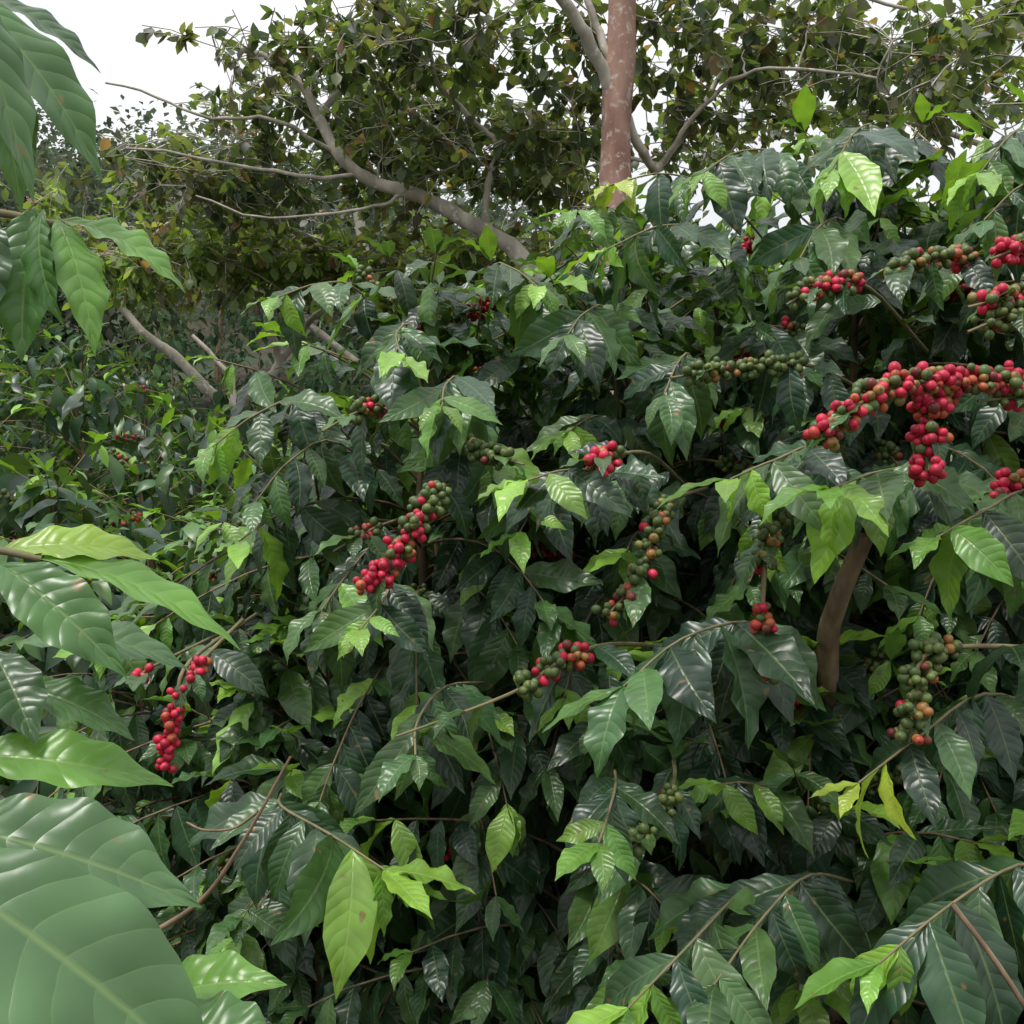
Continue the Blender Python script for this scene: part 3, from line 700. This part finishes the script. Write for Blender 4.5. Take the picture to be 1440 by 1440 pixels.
# forest on the hillside
lv = []; trunks = []
crowns = []
for i in range(210):
    y = 16 + 44 * rng.random() ** .8; x = rng.uniform(-.62, .62) * y * 1.1
    crowns.append((x, y))
for i in range(36):
    crowns.append((rng.uniform(-36, 4), rng.uniform(50, 60)))
for (x, y) in crowns:
    z = float(hz(np.array(x), np.array(y))); sc = rng.uniform(.8, 1.4) * (1 + (y - 15) / 80)
    H_ = 3.4 * sc; R = 1.7 * sc
    tube(trunks, [(x, y, z - .3), (x + rng.uniform(-.3, .3), y, z + H_ * .7)], np.array([.08, .04]), 5)
    base = np.array([[.055, .075, .052], [.06, .082, .056], [.06, .075, .06], [.075, .092, .06], [.045, .062, .048]][rng.integers(5)])
    base = base * (1 + .5 * (y - 16) / 44)  # aerial haze painted into the leaf colour: greyed greens, paler with distance
    nb = 9
    bc = np.array([x, y, z + H_ * .58]) + nrm(rng.normal(0, 1, (nb, 3))) * np.array([R, R, H_ * .40]) * rng.uniform(.4, .95, (nb, 1))
    cnt = 320 if y < 35 else 240
    for q in range(cnt):
        b = bc[rng.integers(nb)]; dirn = nrm(rng.normal(0, 1, 3))
        P = b + dirn * R * .42 * rng.uniform(.6, 1.05)
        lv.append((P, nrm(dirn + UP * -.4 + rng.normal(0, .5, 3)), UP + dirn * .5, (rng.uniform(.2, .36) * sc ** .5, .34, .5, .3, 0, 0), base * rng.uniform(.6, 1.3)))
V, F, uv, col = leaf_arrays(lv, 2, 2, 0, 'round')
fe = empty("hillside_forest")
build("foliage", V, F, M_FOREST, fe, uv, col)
V, F = join_tubes(trunks); build("trunks", V, F, M_TWIG, fe)

# ================================================================== WORLD / LIGHT / CAMERA
w = bpy.data.worlds.new("World"); scene.world = w; w.use_nodes = True
nt = w.node_tree; nt.nodes.clear()
EL, AZ = math.radians(68), math.radians(225)
sky = nd(nt, 'ShaderNodeTexSky'); sky.sky_type = 'NISHITA'; sky.sun_disc = False
sky.sun_elevation = EL; sky.sun_rotation = AZ; sky.dust_density = 4; sky.air_density = 1.0; sky.altitude = 1200
cl = nd(nt, 'ShaderNodeTexNoise'); cl.inputs['Scale'].default_value = 3.0; cl.inputs['Detail'].default_value = 5
tc = nd(nt, 'ShaderNodeTexCoord'); nt.links.new(tc.outputs['Generated'], cl.inputs['Vector'])
cloud = mixc(nt, mth(nt, 'MULTIPLY_ADD', cl.outputs['Fac'], 2.0, -.5, clamp=True), (5.8, 6.0, 6.25), (8.2, 8.2, 8.2))
# overcast deck is brightest overhead
sx = nd(nt, 'ShaderNodeSeparateXYZ'); nt.links.new(tc.outputs['Generated'], sx.inputs[0])
zf = mth(nt, 'MULTIPLY_ADD', mth(nt, 'MAXIMUM', sx.outputs[2], 0.0), 1.3, 0.85)
vs = nd(nt, 'ShaderNodeVectorMath', operation='SCALE'); nt.links.new(cloud, vs.inputs[0]); nt.links.new(zf, vs.inputs['Scale'])
cc = mixc(nt, 0.90, sky.outputs[0], vs.outputs[0])
bg = nd(nt, 'ShaderNodeBackground'); bg.inputs[1].default_value = 0.118; nt.links.new(cc, bg.inputs[0])
wo = nd(nt, 'ShaderNodeOutputWorld'); nt.links.new(bg.outputs[0], wo.inputs[0])

sd = bpy.data.lights.new("sun", 'SUN'); sd.energy = 2.7; sd.angle = math.radians(12); sd.color = (1, .965, .9)
so = bpy.data.objects.new("sun", sd); scene.collection.objects.link(so)
sdir = Vector((math.sin(AZ) * math.cos(EL), math.cos(AZ) * math.cos(EL), math.sin(EL)))
so.rotation_euler = sdir.to_track_quat('Z', 'Y').to_euler()

cam = bpy.data.cameras.new("camera"); cam.sensor_width = 36; cam.lens = 36; cam.clip_end = 2000; cam.clip_start = .02
co = bpy.data.objects.new("camera", cam); scene.collection.objects.link(co)
co.location = (0, 0, 1.7); co.rotation_euler = (math.radians(90), 0, 0)
scene.camera = co
scene.view_settings.view_transform = 'Standard'; scene.view_settings.look = 'None'; scene.view_settings.exposure = 0
